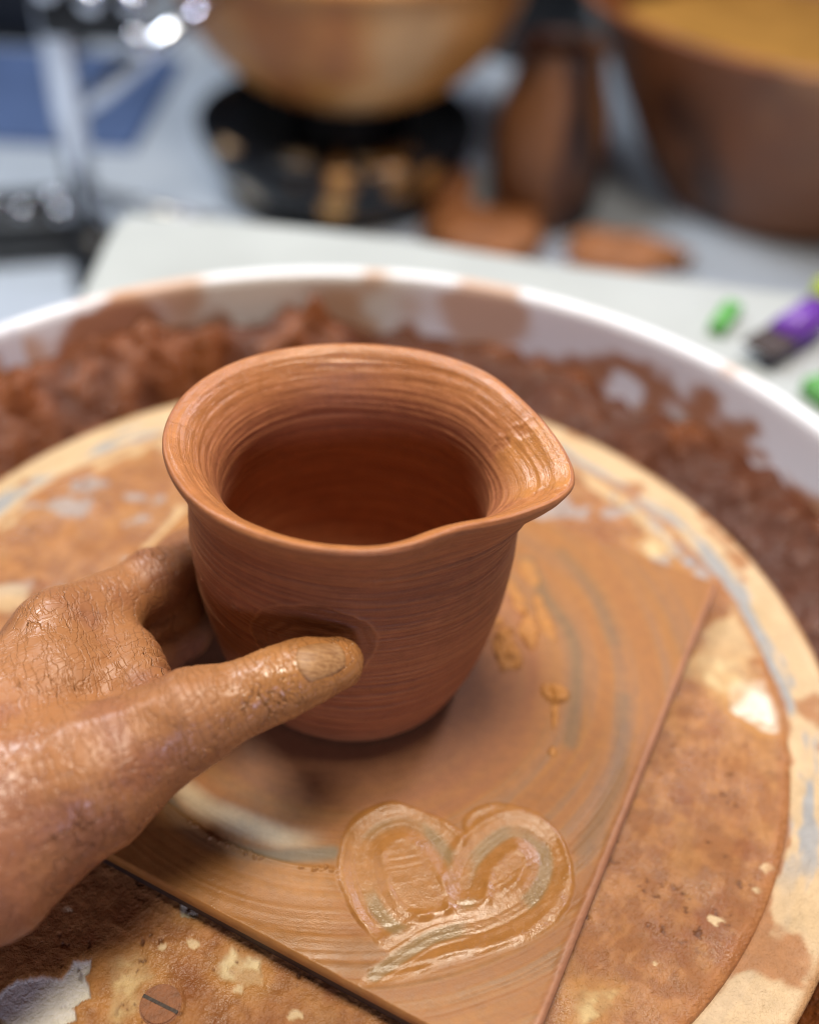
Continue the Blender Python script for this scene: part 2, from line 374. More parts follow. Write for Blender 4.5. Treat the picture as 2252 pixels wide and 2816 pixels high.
X = UU * n1[0] + WW * n2[0]; Y = UU * n1[1] + WW * n2[1]; x, y = X * 1000, Y * 1000
px, py = x - POT0[0], y - POT0[1]
r = np.hypot(px, py); th = np.arctan2(py, px)
rsp = r + 3.0 * th / np.pi + 1.2 * fbm(x * .03, y * .03, seed=51)                        # slightly spiralling
tn = th / (2 * np.pi)
s1 = vn(tn * 7 + 50, rsp * .22, seed=52) ; s2 = vn(tn * 9 + 50, rsp * .6, seed=53); s3 = vn(tn * 12 + 50, rsp * 1.5, seed=54)
streak = .5 * s1 + .33 * s2 + .17 * s3
c = np.zeros(x.shape + (3,)) + BROWN
c = mixc(c, (.31, .135, .06), ss(80, 55, r) * .8)
inner = ss(60, 84, r + 6 * s1)
c = mixc(c, SLIP * .86, inner * (.55 + .45 * ss(-.2, .3, streak)))
c = mixc(c, (.30, .135, .055), ss(.0, .4, s1 * .7 + .3 * s2) * (.75 - .4 * ss(-50, -80, y)) * ss(66, 80, r))
gst = ss(.16, .42, streak + .1 * s3) * ss(58, 72, r) * (.35 + .65 * ss(60, -40, y) * ss(-20, 30, x) + .3 * ss(0, 40, y))
c = mixc(c, GREY, gst * .28)
# grey scraped arcs right of the pot
for pts, wd, am in (([(65.2, 56.5), (72, 35.5), (80.3, 18.5), (81.4, -2.5), (76.6, -32.8)], 3.2, .75), ([(80, 62), (92, 40), (97, 15)], 3.5, .5), ([(98, -12), (92, -45), (78, -75)], 3.0, .55)):
    d = polydist(x, y, smoothline(pts)); c = mixc(c, GREY, am * ss(wd + 2, wd * .3, d + 1.6 * streak))
# pale polished crescent beside the hand with a grey band below it
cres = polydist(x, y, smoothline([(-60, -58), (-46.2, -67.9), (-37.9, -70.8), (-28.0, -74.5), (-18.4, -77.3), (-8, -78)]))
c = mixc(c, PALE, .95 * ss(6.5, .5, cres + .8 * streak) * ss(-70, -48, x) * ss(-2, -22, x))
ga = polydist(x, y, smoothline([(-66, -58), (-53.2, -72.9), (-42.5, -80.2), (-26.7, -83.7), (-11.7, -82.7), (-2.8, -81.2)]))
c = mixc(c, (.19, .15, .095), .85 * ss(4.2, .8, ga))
edge = polydist(x, y, smoothline([(-75, -62), (-60, -78), (-49.3, -84.5), (-36.8, -87.3), (-23.1, -88.0), (-11.3, -86.7), (-1.7, -84.5)]))
beyond = ss(-.8, .8, r - 88.8 - .8 * vn(tn * 60, rsp * .05, seed=60)) * ss(6, -6, x)
c = mixc(c, SLIP * .95, beyond * .55)
h = .10 * s2 + .09 * s3 + .05 * s1                                                     # mm
low = ss(92, 108, r) * ss(20, -40, y)
ridge = vn(tn * 14 + 50, rsp * .42, seed=57) + .6 * vn(tn * 20 + 50, rsp * .9, seed=58)
h = h * (.2 + .35 * inner) + .11 * low * ridge
h += .35 * beyond + .35 * np.exp(-((r - 89.6) / .9)**2) * ss(6, -6, x) * ss(-80, -60, x)
# heart strokes
dL = polydist(x, y, heartL); dR = polydist(x, y, heartR)
inside = polysd(x + .5 * fbm(x * .2, y * .2, seed=61), y + .5 * fbm(x * .2, y * .2, seed=62), houter)
hin = ss(.9, -.9, inside) * (1 - .75 * ss(-104, -114, y) * ss(7, 10, dR))
wob = .6 * fbm(x * .25, y * .25, seed=63)
def groove(d, half):
    return -.55 * ss(half + 1.6, half * .3, d + wob), .42 * np.exp(-((d + wob - half - 2.0) / 1.3)**2) * (.8 + .7 * fbm(x * .16, y * .16, seed=79))
gL, rL = groove(dL, 4.4); gR, rR = groove(dR, 4.9)
mR = ss(7.2, 4.6, dR)
tail = polydist(x, y, [(28.4, -107.5), (20.6, -113.1), (13.9, -118.6), (10.5, -122.0)])
tl = ss(-100, -112, y) * ss(40, 24, x)
hh = (.32 + (gL + rL) * (1 - mR) + gR + rR) * (1 - .45 * tl)
lobe = ss(6.5, 9.5, np.minimum(dL, dR)) * ss(-5, -9, inside)
hh += lobe * (.22 + .42 * np.clip(vn(tn * 22 + 50, rsp * .17, seed=64) + .3 * fbm(x * .15, y * .15, seed=76), -.2, 1)**2 + .06 * vn(tn * 30 + 50, rsp * 1.1, seed=65) * ss(-.1, .4, vn(x * .12, y * .12, seed=77)))
fin = vn(dR * 1.1, th * 3, seed=66) * ss(5.5, 3, dR) + vn(dL * 1.1, th * 3, seed=67) * ss(5, 3, dL) * (1 - mR)
hh += .09 * fin + .18 * vn(tn * 14 + 50, rsp * .7, seed=68) * ss(-100, -108, y)
hh += .26 * np.exp(-((inside + 1.3) / 1.0)**2) * (.5 + .9 * fbm(x * .2, y * .2, seed=78)) * ss(-112, -96, y + .25 * (x - 30))
h = h * (1 - hin) + (h * .3 + hh) * hin
h -= .12 * np.exp(-((inside - .6) / .8)**2) * ss(-112, -96, y)
c = mixc(c, SLIP * .94, hin * .85)
c = mixc(c, SLIP * .86, hin * ss(.1, .6, ridge) * .4)
gm = hin * np.maximum(ss(3.6, 1.0, dL + .5 * fin) * (1 - mR) * ss(-.1, .5, vn(x * .05 + 3, y * .06, seed=69) + .35 + .5 * ss(24, 30, x)), ss(3.4, .8, dR + .6 * fin) * ss(-.15, .4, vn(x * .06, y * .06, seed=70) + .5 * ss(54, 62, x) - .1 * ss(-100, -110, y)))
c = mixc(c, (.25, .18, .085), gm * .7)
# lumps of clay right of the pot
for (bx, by, ra, rb, an, ht) in ((55.5, 8, 4.6, 12.5, .2, 1.7), (63.7, 17, 3.4, 9, .1, 1.3), (72.6, -12, 4.2, 5.0, 0, 1.4), (71.8, -22, 1.2, 9, -.1, .7), (70, 26, 3.0, 11, .2, .8), (70, -38, 1.4, 2, 0, 1.0), (60, 34, 3.0, 10, .3, .8), (66, 48, 3, 9, .3, .6)):
    ca, sa = math.cos(an), math.sin(an); ax = (x - bx) * ca + (y - by) * sa; ay = -(x - bx) * sa + (y - by) * ca
    q = np.hypot(ax / ra, ay / rb) + .7 * fbm(x * .17, y * .17, seed=72); b = ss(1.15, .8, q); h += 1.3 * ht * b * (.8 + .9 * fbm(x * .3, y * .3, seed=73)); c = mixc(c, SLIP * 1.08, b * .8)
for i in range(26):                                                                     # beads of slip along the wet edge
    t = random.random(); bx = -50 + 50 * t + random.uniform(-1, 1); rad = random.uniform(.35, .9); a = math.asin((bx - POT0[0]) / 89); by = POT0[1] - 89.4 * math.cos(a) + random.uniform(-1.2, .6)
    h += .7 * rad * np.clip(1 - ((x - bx)**2 + (y - by)**2) / rad**2, 0, 1)**.5
# rolled edge
eu = np.minimum(np.minimum(UU - U0, U1 - UU), np.minimum(WW - W0, W1 - WW)) * 1000
er = np.minimum(U1 - UU, WW * 0 + 1) * 1000 + .5 * fbm(WW * 90, WW * 0, seed=74)
h += .5 * np.exp(-((er - 1.6) / 1.1)**2) * (1 + .6 * fbm(WW * 120, UU * 40, seed=75))
c = mixc(c, (.40, .185, .11), ss(3.4, .8, er) * .8)
h -= .9 * (1 - np.sqrt(np.clip(1 - (1 - np.clip(eu / 1.0, 0, 1))**2, 0, 1)))
h *= 1 - ss(52, 44, np.hypot(px, py)) * .85
wet = .16 + .10 * s1 + (.44 - .2 * tl) * hin + .2 * low + .2 * beyond - .1 * ss(80, 60, r) + .3 * ss(8, 2, cres)
wet = np.clip(wet, 0, 1)
Z = h * .001 - .0001 * 0
gx = np.gradient(Z, uu, axis=1); gy = np.gradient(Z, ww, axis=0)
Nn = np.stack([-(gx * n1[0] + gy * n2[0]), -(gx * n1[1] + gy * n2[1]), np.ones_like(Z)], -1); Nn /= np.linalg.norm(Nn, axis=-1, keepdims=True)
V = np.stack([X, Y, Z], -1).reshape(-1, 3); F = gridfaces(N, N); cf = c.reshape(-1, 3); wf = wet.ravel(); nf = Nn.reshape(-1, 3)
fm = ((inside < 0) & (eu > 2.5)).ravel()[F].all(1)
def sub(name, mask, skirt=False):
    f = F[mask]; used = np.unique(f); mp = np.full(len(V), -1); mp[used] = np.arange(len(used))
    v, cc, w2, n_ = V[used], cf[used], wf[used], nf[used]; f = mp[f]
    if skirt:
        b = np.concatenate([np.arange(N), np.arange(2, N + 1) * N - 1, np.arange(N * N - 2, N * N - N - 1, -1), np.arange(N - 2, 0, -1) * N])
        k = len(b); vb = V[b].copy(); ctr = V.mean(0)
        d = vb[:, :2] - np.array(ctr[:2]); vb[:, 2] = -.0036; vb[:, :2] += d / np.linalg.norm(d, axis=1)[:, None] * .0003
        i0 = mp[b]; i1 = len(v) + np.arange(k); nx = (np.arange(k) + 1) % k
        f = np.concatenate([f, np.stack([i0, i1, i1[nx], i0[nx]], 1)]); v = np.concatenate([v, vb])
        cc = np.concatenate([cc, cf[b] * .8]); w2 = np.concatenate([w2, wf[b] * .5])
        dd = d / np.linalg.norm(d, axis=1)[:, None]; n_ = np.concatenate([n_, np.c_[dd, np.zeros(k)]])
    return under(mesh_np(name, v, f, M_BAT, None, cc, {'wet': w2}, normals=n_), bat)
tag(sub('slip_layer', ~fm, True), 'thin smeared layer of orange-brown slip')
tag(sub('heart', fm), 'heart with a trailing tail drawn by finger in wet slip')
bm = bmesh.new()
cu, cw = (U0 + U1) / 2, (W0 + W1) / 2; cc_ = n1 * cu + n2 * cw
box(bm, (cc_[0], cc_[1], -.0064), (U1 - U0 - .001, W1 - W0 - .001, .0064), Matrix.Rotation(ROT, 4, 'Z'), bev=.0006)
under(obj('board', bm, M_BOARD, None, False), bat)

# ------------------------------------------------------------------ the pitcher
prof_o = [(.0003, .0004), (.020, .0004), (.0388, .0004), (.0398, .0006), (.0401, .0013), (.0424, .0020), (.0431, .0040), (.0452, .0095), (.0475, .0165), (.0497, .0255), (.0517, .036), (.0532, .047), (.0539, .058), (.0539, .069), (.0532, .078), (.0527, .0850), (.0530, .0895), (.0541, .0938), (.0561, .0985), (.0577, .1022)]
prof_l = [(.0583, .1040), (.0582, .1054), (.0574, .1062), (.0560, .1060)]
prof_i = [(.0540, .1050), (.0510, .1024), (.0478, .0988), (.0448, .0940), (.0430, .0880), (.0428, .080), (.0442, .068), (.0462, .054), (.0450, .040), (.0425, .026), (.0390, .0165), (.034, .0118), (.026, .0092), (.014, .0078), (.0003, .0072)]
P = smoothline(prof_o + prof_l + prof_i, 12)
seg = np.r_[0, np.cumsum(np.hypot(*np.diff(P, axis=0).T))]
NP, NT = 620, 640
S = np.linspace(0, seg[-1], NP); pr = np.interp(S, seg, P[:, 0]); pz = np.interp(S, seg, P[:, 1])
s_lip = seg[np.argmax(P[:, 1])]
th = np.linspace(-np.pi, np.pi, NT, endpoint=False)
TH = th[None, :] + 0 * S[:, None]; R0 = pr[:, None] + 0 * TH; Z0 = pz[:, None] + 0 * TH; SS = S[:, None] + 0 * TH
outerside = (SS < s_lip)
def angd(a): return (TH - a + np.pi) % (2 * np.pi) - np.pi
d = angd(-.20)
hi = ss(.070, .106, Z0)
core = np.where(outerside, hi**1.25, ss(.084, .1065, Z0)**.9)
g = np.exp(-(np.abs(d) / .36)**1.75)
pinch = np.exp(-((d + .78) / .26)**2) * 1.0 + np.exp(-((d - .70) / .26)**2) * .6
R1 = R0 + core * (.0102 * g - .0026 * pinch)
Z1 = Z0 + ss(.088, .107, Z0) * (-.0036 * g * 1.0 + .0012 * pinch)
# inner gutter of the spout is scooped
R1 = R1 + np.where(outerside, 0, .0022 * np.exp(-(d / .30)**2) * np.exp(-((Z0 - .092) / .010)**2))
oval = 1 - .106 * ss(.015, .085, Z0)
# slow wobble of the hand-thrown wall and lip
Z1 = Z1 + ss(.06, .107, Z0) * (.0006 * np.sin(TH * 2 + .8) + .0004 * np.sin(TH * 3))
R1 = R1 * (1 + .004 * np.sin(2 * TH + .5) * ss(.02, .1, Z0))
cx = -.003 + 0 * Z0; cy = .0025 - .0030 * ss(.03, .10, Z0)
X = cx + R1 * np.cos(TH); Y = cy + R1 * np.sin(TH) * oval
def gridnormals(X, Y, Z):
    A = np.stack([X, Y, Z], -1); du = np.roll(A, -1, 1) - np.roll(A, 1, 1); dv = np.gradient(A, axis=0)
    n = np.cross(du, dv); return n / (np.linalg.norm(n, axis=-1, keepdims=True) + 1e-12)
nn = gridnormals(X, Y, Z1)
if nn[NP // 4, 0] @ np.array((np.cos(th[0]), np.sin(th[0]), 0)) < 0: nn = -nn
sm = SS * 1000 + 1.6 * np.sin(TH + .9) + .9 * np.sin(2 * TH + 2) + .5 * vn((TH / (2 * np.pi) + .5) * 8, SS * 60, seed=80, px=8)
tt = (TH / (2 * np.pi) + .5)
g1 = vn(tt * 6, sm * .45, seed=81, px=6); g2 = vn(tt * 10, sm * 1.05, seed=82, px=10); g3 = vn(tt * 16, sm * 2.1, seed=83, px=16)
gr = .2 * g1 + .5 * g2 + .42 * g3
thm, zm = TH, Z1 * 1000
gate = np.where(outerside, .55 + .45 * vn(tt * 9, SS * 60, seed=84, px=9), .75)
hgt = np.where(outerside, .75, .45) * gr * gate
# lip is compressed and smoother, with a few drag lines
lipm = np.exp(-((SS - s_lip) * 1000 / 7)**2); hgt *= 1 - .55 * lipm
flare = ss(.088, .098, Z0) * (~outerside)
hgt = hgt * (1 - .55 * flare) + flare * (.10 * vn(tt * 40, sm * .4, seed=85, px=40) * ss(.35, .6, vn(tt * 12, SS * 50, seed=86, px=12) * .5 + .5) + .34 * vn(tt * 18, sm * .30, seed=87, px=18) * ss(-.3, .5, vn(tt * 7, SS * 40, seed=96, px=7)) + .16 * vn(tt * 12, sm * .9, seed=97, px=12))
# smear left by the thumb on the front wall
ta = (TH - (-1.66)) * 53; za = zm - 62
e = np.hypot((ta * .97 + za * .22 + 4) / 20.5, (za * .97 - ta * .22 - 1) / 16.0) + .05 * fbm(ta * .2, za * .2, seed=88)
e = np.where(outerside & (zm > 8) & (zm < 90), e, 9)
smear = ss(1.03, .94, e)
hgt = hgt * (1 - .85 * smear) + .42 * np.exp(-((e - .98) / .03)**2) * (ss(-.4, .4, vn(ta * .1, za * .1, seed=89) + .4)) + smear * .14 * np.sin(e * 30 + 2 * vn(ta * .2, za * .2, seed=90))
# crumbs
for (ct, cz, cr, ca_) in ((-2.22, 65, 4.0, .5), (-2.6, 62, 2.8, .4), (-1.42, 90, 5, .25), (-.8, 90, 5, .2), (-1.0, 62, 3, .18)):
    q = np.hypot((TH - ct) * 53, (zm - cz) * 1.1); m = ss(cr, cr * .3, q) * outerside * ss(.1, .5, vn(TH * 53 * 1.1, zm * 1.3, seed=91)); hgt += ca_ * m
# slip patch on the spout, with torn edges
sp = (np.abs(d) < 1.0) * flare
pa = ss(.06, .12, .33 - np.abs(d - .18) + .09 * fbm(TH * 14, SS * 400, seed=92)) * sp; hgt += .42 * pa - .08 * pa * gr
hgt += .5 * np.exp(-((np.abs(d - .18) - .30 + .06 * fbm(TH * 14, SS * 400, seed=92)) / .02)**2) * sp * .7
hgt[:6] = 0; hgt[-6:] = 0
A = np.stack([X, Y, Z1], -1) + nn * (hgt * .001)[..., None]
c = np.zeros(TH.shape + (3,)) + np.array((.33, .115, .050))
c = mixc(c, (.43, .165, .066), ss(-.3, .4, .5 * g2 + .6 * g3) * .85)
c = mixc(c, (.30, .092, .036), ss(.0, .5, vn(tt * 8, SS * 55, seed=93, px=8) * .7 + .3 * g1) * .22 * outerside)
c = mixc(c, (.22, .07, .028), smear * .55); c = mixc(c, (.50, .20, .08), np.exp(-((e - .98) / .028)**2) * .75 * ss(-.5, .3, vn(ta * .1, za * .1, seed=89) + .3))
film = ss(.090, .104, Z0) * np.where(outerside, .35, 1)
c = mixc(c, (.47, .19, .062), film * (.65 + .3 * vn(tt * 10, SS * 90, seed=94, px=10)))
c = mixc(c, (.52, .22, .066), pa * .8)
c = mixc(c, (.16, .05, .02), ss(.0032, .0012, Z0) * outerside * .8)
wet = .24 + .10 * g1 + .5 * film + .34 * pa + .25 * smear + .1 * (~outerside)
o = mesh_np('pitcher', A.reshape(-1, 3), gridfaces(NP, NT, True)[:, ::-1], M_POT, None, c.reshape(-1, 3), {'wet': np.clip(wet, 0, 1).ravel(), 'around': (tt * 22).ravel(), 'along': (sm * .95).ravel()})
tag(o, 'freshly thrown red-brown clay pitcher with flared rim and pulled spout', 'pitcher')

# ------------------------------------------------------------------ the hand
def seglen(p, a, b):
    a = np.array(a, np.float32); b = np.array(b, np.float32); ab = b - a
    t = np.clip(((p - a) @ ab) / (ab @ ab), 0, 1); return t, np.linalg.norm(p - a - t[..., None] * ab, axis=-1)
def cone(p, a, ra, b, rb):
    t, d = seglen(p, a, b); return d - (ra + (rb - ra) * t)
def smin(a, b, k):
    h_ = np.clip(.5 + .5 * (b - a) / k, 0, 1); return b * (1 - h_) + a * h_ - k * h_ * (1 - h_)
def chain(p, pts, k):
    d = None
    for (a, ra), (b, rb) in zip(pts[:-1], pts[1:]):
        q = cone(p, a, ra, b, rb); d = q if d is None else smin(d, q, k)
    return d
def polar(deg, rad, z): return (-.003 + rad * math.cos(math.radians(deg)), .001 + rad * .97 * math.sin(math.radians(deg)), z)
T_TIP = (-.0030, -.0605, .0690); T_MID = (-.0123, -.0648, .0688)
T_IP = (-.0220, -.0690, .0665); T_P = (-.0312, -.0735, .0650); T_MCP = (-.0415, -.0775, .0625); T_CMC = (-.0685, -.0925, .0520)
I_MCP = (-.0935, -.0390, .0470); I_PIP = (-.0705, -.0095, .0440)
FOREARM = (-.205, -.180, .040); WRIST = (-.1110, -.1065, .0420)
thumb = [(T_TIP, .0078), (T_MID, .0086), (T_IP, .0096), (T_P, .0094), (T_MCP, .0128), (T_CMC, .0190), (WRIST, .027)]
fingers = []
for i, (dz, ang, dr) in enumerate(((0, 0, .0105), (-.0145, 3, .004), (-.0275, 2, .0005), (-.0300, -6, .0))):
    mc = (I_MCP[0] - .003 * (i > 0) - .004 * (i == 3), I_MCP[1] - .003 * i, I_MCP[2] + dz * .92)
    z = I_PIP[2] + dz
    rad = float(np.interp(z, [.0, .01, .0255, .047, .07], [.043, .0455, .0497, .0532, .0545])) + .0098 + .010 * (i == 3)
    pip = (I_PIP[0], I_PIP[1], z) if i == 0 else polar(189 - ang, rad + .0045, z)
    rf = (.0106, .0106, .0100, .0086)[i]
    fingers.append([(WRIST, .022), (mc, .0128), (tuple((np.array(mc) * .5 + np.array(pip) * .5)), rf * 1.06), (pip, rf), (polar(169 - ang, rad + .0005, z - dr), rf * .9), (polar(147 - ang, rad - .001, z - dr * 1.3), rf * .76)])
h0 = .00095
lo = np.array((-.200, -.205, -.004)); hi_ = np.array((.012, .060, .086))
nx, ny, nz = np.ceil((hi_ - lo) / h0).astype(int)
gx_, gy_, gz_ = np.meshgrid(lo[0] + h0 * np.arange(nx), lo[1] + h0 * np.arange(ny), lo[2] + h0 * np.arange(nz), indexing='ij')
Pg = np.stack([gx_, gy_, gz_], -1).astype(np.float32); del gx_, gy_, gz_
WEBA = (-.0705, -.0425, .0470); WEBB = (-.0590, -.0640, .0550); WEBI = (-.0850, -.0620, .0490); WEBJ = (-.1000, -.0800, .0460); THEN = (-.0930, -.1120, .0430)
def hand_sdf(p):
    ti = chain(p, thumb, .006)
    fs = None
    for f_ in fingers:
        q = chain(p, f_[1:], .005); fs = q if fs is None else smin(fs, q, .0022)
    palm = cone(p, WRIST, .027, FOREARM, .030)
    for f_ in fingers: palm = smin(palm, cone(p, f_[0][0], f_[0][1], f_[1][0], f_[1][1] + .001), .012)
    palm = smin(palm, cone(p, WEBI, .0165, WEBJ, .022), .012)                                        # first interosseous
    palm = smin(palm, cone(p, WEBA, .0085, WEBB, .0085), .010)                                       # web
    palm = smin(palm, cone(p, THEN, .024, (-.074, -.095, .046), .017), .012)                         # thenar
    d = smin(fs, palm, .010)
    return smin(d, ti, .008)
Fd = np.empty(Pg.shape[:3], np.float32)
for i in range(0, nx, 24): Fd[i:i + 24] = hand_sdf(Pg[i:i + 24])
del Pg
Fd[:2] = np.maximum(Fd[:2], h0); Fd[:, :2] = np.maximum(Fd[:, :2], h0)          # close the cut end of the forearm
def surface_nets(F, lo, h):
    ins = F < 0
    cs = sum(ins[a:F.shape[0] - 1 + a, b:F.shape[1] - 1 + b, c_:F.shape[2] - 1 + c_].astype(np.int8) for a in (0, 1) for b in (0, 1) for c_ in (0, 1))
    act = (cs > 0) & (cs < 8); idx = np.full(act.shape, -1, np.int64); I = np.argwhere(act); idx[act] = np.arange(len(I))
    acc = np.zeros((len(I), 3)); cnt = np.zeros(len(I))
    cor = [(a, b, c_) for a in (0, 1) for b in (0, 1) for c_ in (0, 1)]
    for p0 in cor:
        for ax in range(3):
            if p0[ax]: continue
            p1 = list(p0); p1[ax] = 1
            f0 = F[I[:, 0] + p0[0], I[:, 1] + p0[1], I[:, 2] + p0[2]]; f1 = F[I[:, 0] + p1[0], I[:, 1] + p1[1], I[:, 2] + p1[2]]
            m = (f0 < 0) != (f1 < 0); t = np.where(m, f0 / np.where(m, f0 - f1, 1), 0)
            pos = np.array(p0)[None, :] + t[:, None] * (np.array(p1) - np.array(p0))[None, :]
            acc[m] += pos[m]; cnt[m] += 1
    V = lo + h * (I + acc / cnt[:, None])
    faces = []
    for ax in range(3):
        sl0 = [slice(None)] * 3; sl1 = [slice(None)] * 3; sl0[ax] = slice(0, -1); sl1[ax] = slice(1, None)
        a = ins[tuple(sl0)]; b = ins[tuple(sl1)]; E_ = np.argwhere(a != b); u, v = (ax + 1) % 3, (ax + 2) % 3
        E_ = E_[(E_[:, u] > 0) & (E_[:, v] > 0) & (E_[:, u] < F.shape[u] - 1) & (E_[:, v] < F.shape[v] - 1)]
        sgn = a[tuple(E_.T)]
        def cell(du, dv):
            q = E_.copy(); q[:, u] += du; q[:, v] += dv; return idx[tuple(q.T)]
        q = np.stack([cell(-1, -1), cell(0, -1), cell(0, 0), cell(-1, 0)], 1)
        q = np.where(sgn[:, None], q, q[:, ::-1]); faces.append(q)
    return V, np.concatenate(faces)
HV, HF = surface_nets(Fd, lo, h0); del Fd
HV = HV.astype(np.float32)
# normals from the field, then knuckle creases, folds and a skin of cracked slip
def hnorm(p, e=.0006):
    g = np.stack([hand_sdf(p + np.eye(3, dtype=np.float32)[i] * e) - hand_sdf(p - np.eye(3, dtype=np.float32)[i] * e) for i in range(3)], -1)
    return g / (np.linalg.norm(g, axis=-1, keepdims=True) + 1e-9)
HN = hnorm(HV)
hx, hy, hz = (HV * 1000).T.astype(float)
disp = .45 * fbm(hx * .07, hy * .07, hz * .07, seed=101, oct=3) + .24 * fbm(hx * .28, hy * .28, hz * .28, seed=102, oct=3)
def across(a, b, offs, wid, amp, reach):
    """creases square to the segment a-b at distances offs (mm) from a"""
    global disp
    A_ = np.array(a) * 1000; B_ = np.array(b) * 1000; ax = (B_ - A_) / np.linalg.norm(B_ - A_)
    q = np.stack([hx, hy, hz], 1) - A_; s = q @ ax + 1.0 * fbm(hx * .25, hy * .25, hz * .25, seed=103); dist = np.linalg.norm(q - (q @ ax)[:, None] * ax, axis=1)
    for o_ in offs: disp -= amp * np.exp(-((s - o_) / wid)**2) * ss(reach, reach * .7, dist) * (.6 + .6 * vn(hx * .3 + o_, hy * .3, hz * .3, seed=104))
across(T_IP, T_MID, (-3.4, -1.9, -.4, 1.2, 2.8), .55, .5, 14)
across(T_MCP, T_P, (-6, -3.2, .5, 3.5, 7), .6, .35, 17)
across(I_MCP, I_PIP, (1, 5, 9, 33, 35.5), .7, .35, 17)
# folds of the web
wb = np.array((-63, -54, 53.0)); q = np.stack([hx, hy, hz], 1) - wb; dw = np.linalg.norm(q, axis=1)
disp += .7 * np.sin((q @ np.array((.75, -.55, .35))) * 1.05 + 1.5 * fbm(hx * .1, hy * .1, hz * .1, seed=105)) * ss(19, 8, dw)
def along(a, b, amp, wid):
    global disp
    A_ = np.array(a) * 1000; B_ = np.array(b) * 1000; q_ = np.stack([hx, hy, hz], 1) - A_; ab = B_ - A_; t_ = np.clip(q_ @ ab / (ab @ ab), 0, 1)
    d_ = np.linalg.norm(q_ - t_[:, None] * ab, axis=1); disp += amp * np.exp(-(d_ / wid)**2) * ss(0, .15, t_) * ss(1, .85, t_)
up3 = np.array((0, -.003, .0135))
along(np.array(T_CMC) + np.array((-.01, .0, .0175)), np.array(T_P) + np.array((0, -.002, .0095)), 1.1, 3.2)        # thumb tendon
along(np.array(I_MCP) + np.array((-.02, -.028, .013)), np.array(I_MCP) + np.array((.004, .004, .012)), .9, 4.0)     # index tendon
for kc, ka, kw in ((np.array(I_MCP) + np.array((.0, .0, .012)), 1.6, 9.0), (np.array(T_IP) + np.array((0, -.002, .009)), .8, 5.0), (np.array(T_MCP) + np.array((-.002, -.006, .011)), 1.1, 8.0)):
    disp += ka * np.exp(-(np.linalg.norm(np.stack([hx, hy, hz], 1) - kc * 1000, axis=1) / kw)**2)
HV2 = HV + HN * (disp * .001)[:, None].astype(np.float32)
wetn = fbm(hx * .05, hy * .05, hz * .05, seed=106, oct=4)
ttd = np.linalg.norm(np.stack([hx, hy, hz], 1) - np.array(T_TIP) * 1000, axis=1)
hc = np.zeros((len(HV), 3)) + np.array((.39, .165, .064))
hc = mixc(hc, (.30, .115, .056), ss(-.1, .4, fbm(hx * .06 + 7, hy * .06, hz * .06, seed=107)) * .8)
hc = mixc(hc, (.47, .21, .064), ss(46, 12, ttd) * .6)
hw = np.clip(.42 + .75 * wetn + .45 * ss(40, 10, ttd), 0, 1)
m, nt, bs = new_mat('slip_coated_skin')
tc = nd(nt, 'ShaderNodeTexCoord').outputs['Object']
nt.links.new(attr(nt, 'Col').outputs['Color'], bs.inputs['Base Color'])
bs.inputs['Specular IOR Level'].default_value = .55
n0 = noise(nt, 400, 4, .6, tc)
nt.links.new(math_(nt, 'ADD', mrange(nt, attr(nt, 'wet').outputs['Fac'], 0, 1, .52, .17), mrange(nt, n0.outputs['Fac'], .3, .7, -.06, .06)), bs.inputs['Roughness'])
warp = noise(nt, 130, 3, .6, tc)
vadd = nd(nt, 'ShaderNodeMix', data_type='VECTOR'); vadd.inputs['Factor'].default_value = .0042
nt.links.new(tc, vadd.inputs['A']); nt.links.new(warp.outputs['Color'], vadd.inputs['B'])
vw = vadd.outputs['Result']
def aligned(rz, sc3):
    r_ = nd(nt, 'ShaderNodeMapping'); r_.inputs['Rotation'].default_value = (0, 0, rz); nt.links.new(vw, r_.inputs['Vector'])
    s_ = nd(nt, 'ShaderNodeMapping'); s_.inputs['Scale'].default_value = sc3; nt.links.new(r_.outputs[0], s_.inputs['Vector']); return s_.outputs[0]
def lines(rz, sc3, scale, width, detail=2):
    """thin wandering lines: where a stretched noise crosses its middle value"""
    n_ = noise(nt, scale, detail, .5, aligned(rz, sc3)); d_ = nd(nt, 'ShaderNodeMath', operation='ABSOLUTE')
    nt.links.new(math_(nt, 'SUBTRACT', n_.outputs['Fac'], .5), d_.inputs[0]); return mrange(nt, d_.outputs[0], 0, width, 0, 1)
# fine skin lines across and along the hand, then deeper cracks of the drying slip in patches
b1 = bump(nt, lines(-.47, (1, .16, .4), 480, .05), .00020, .9, bs)
b1 = bump(nt, lines(-.47 + 1.25, (1, .2, .4), 420, .05), .00013, .9, bs, b1)
pm = mrange(nt, noise(nt, 48, 2, .5, tc).outputs['Fac'], .52, .64, 0, 1)
ck = math_(nt, 'SUBTRACT', 1.0, lines(-.3, (1, .38, .6), 120, .018, 3)); ch = math_(nt, 'MULTIPLY', math_(nt, 'MULTIPLY', ck, pm), -1)
b2 = bump(nt, ch, .0006, .9, bs, b1)
bump(nt, noise(nt, 150, 3, .5, tc).outputs['Fac'], .0005, .7, bs, b2)
M_HAND = m
hand = mesh_np('hand', HV2, HF, M_HAND, None, hc, {'wet': hw})
tag(hand, 'slip-covered left hand gripping the pitcher, thumb pressed on its front', 'hand')
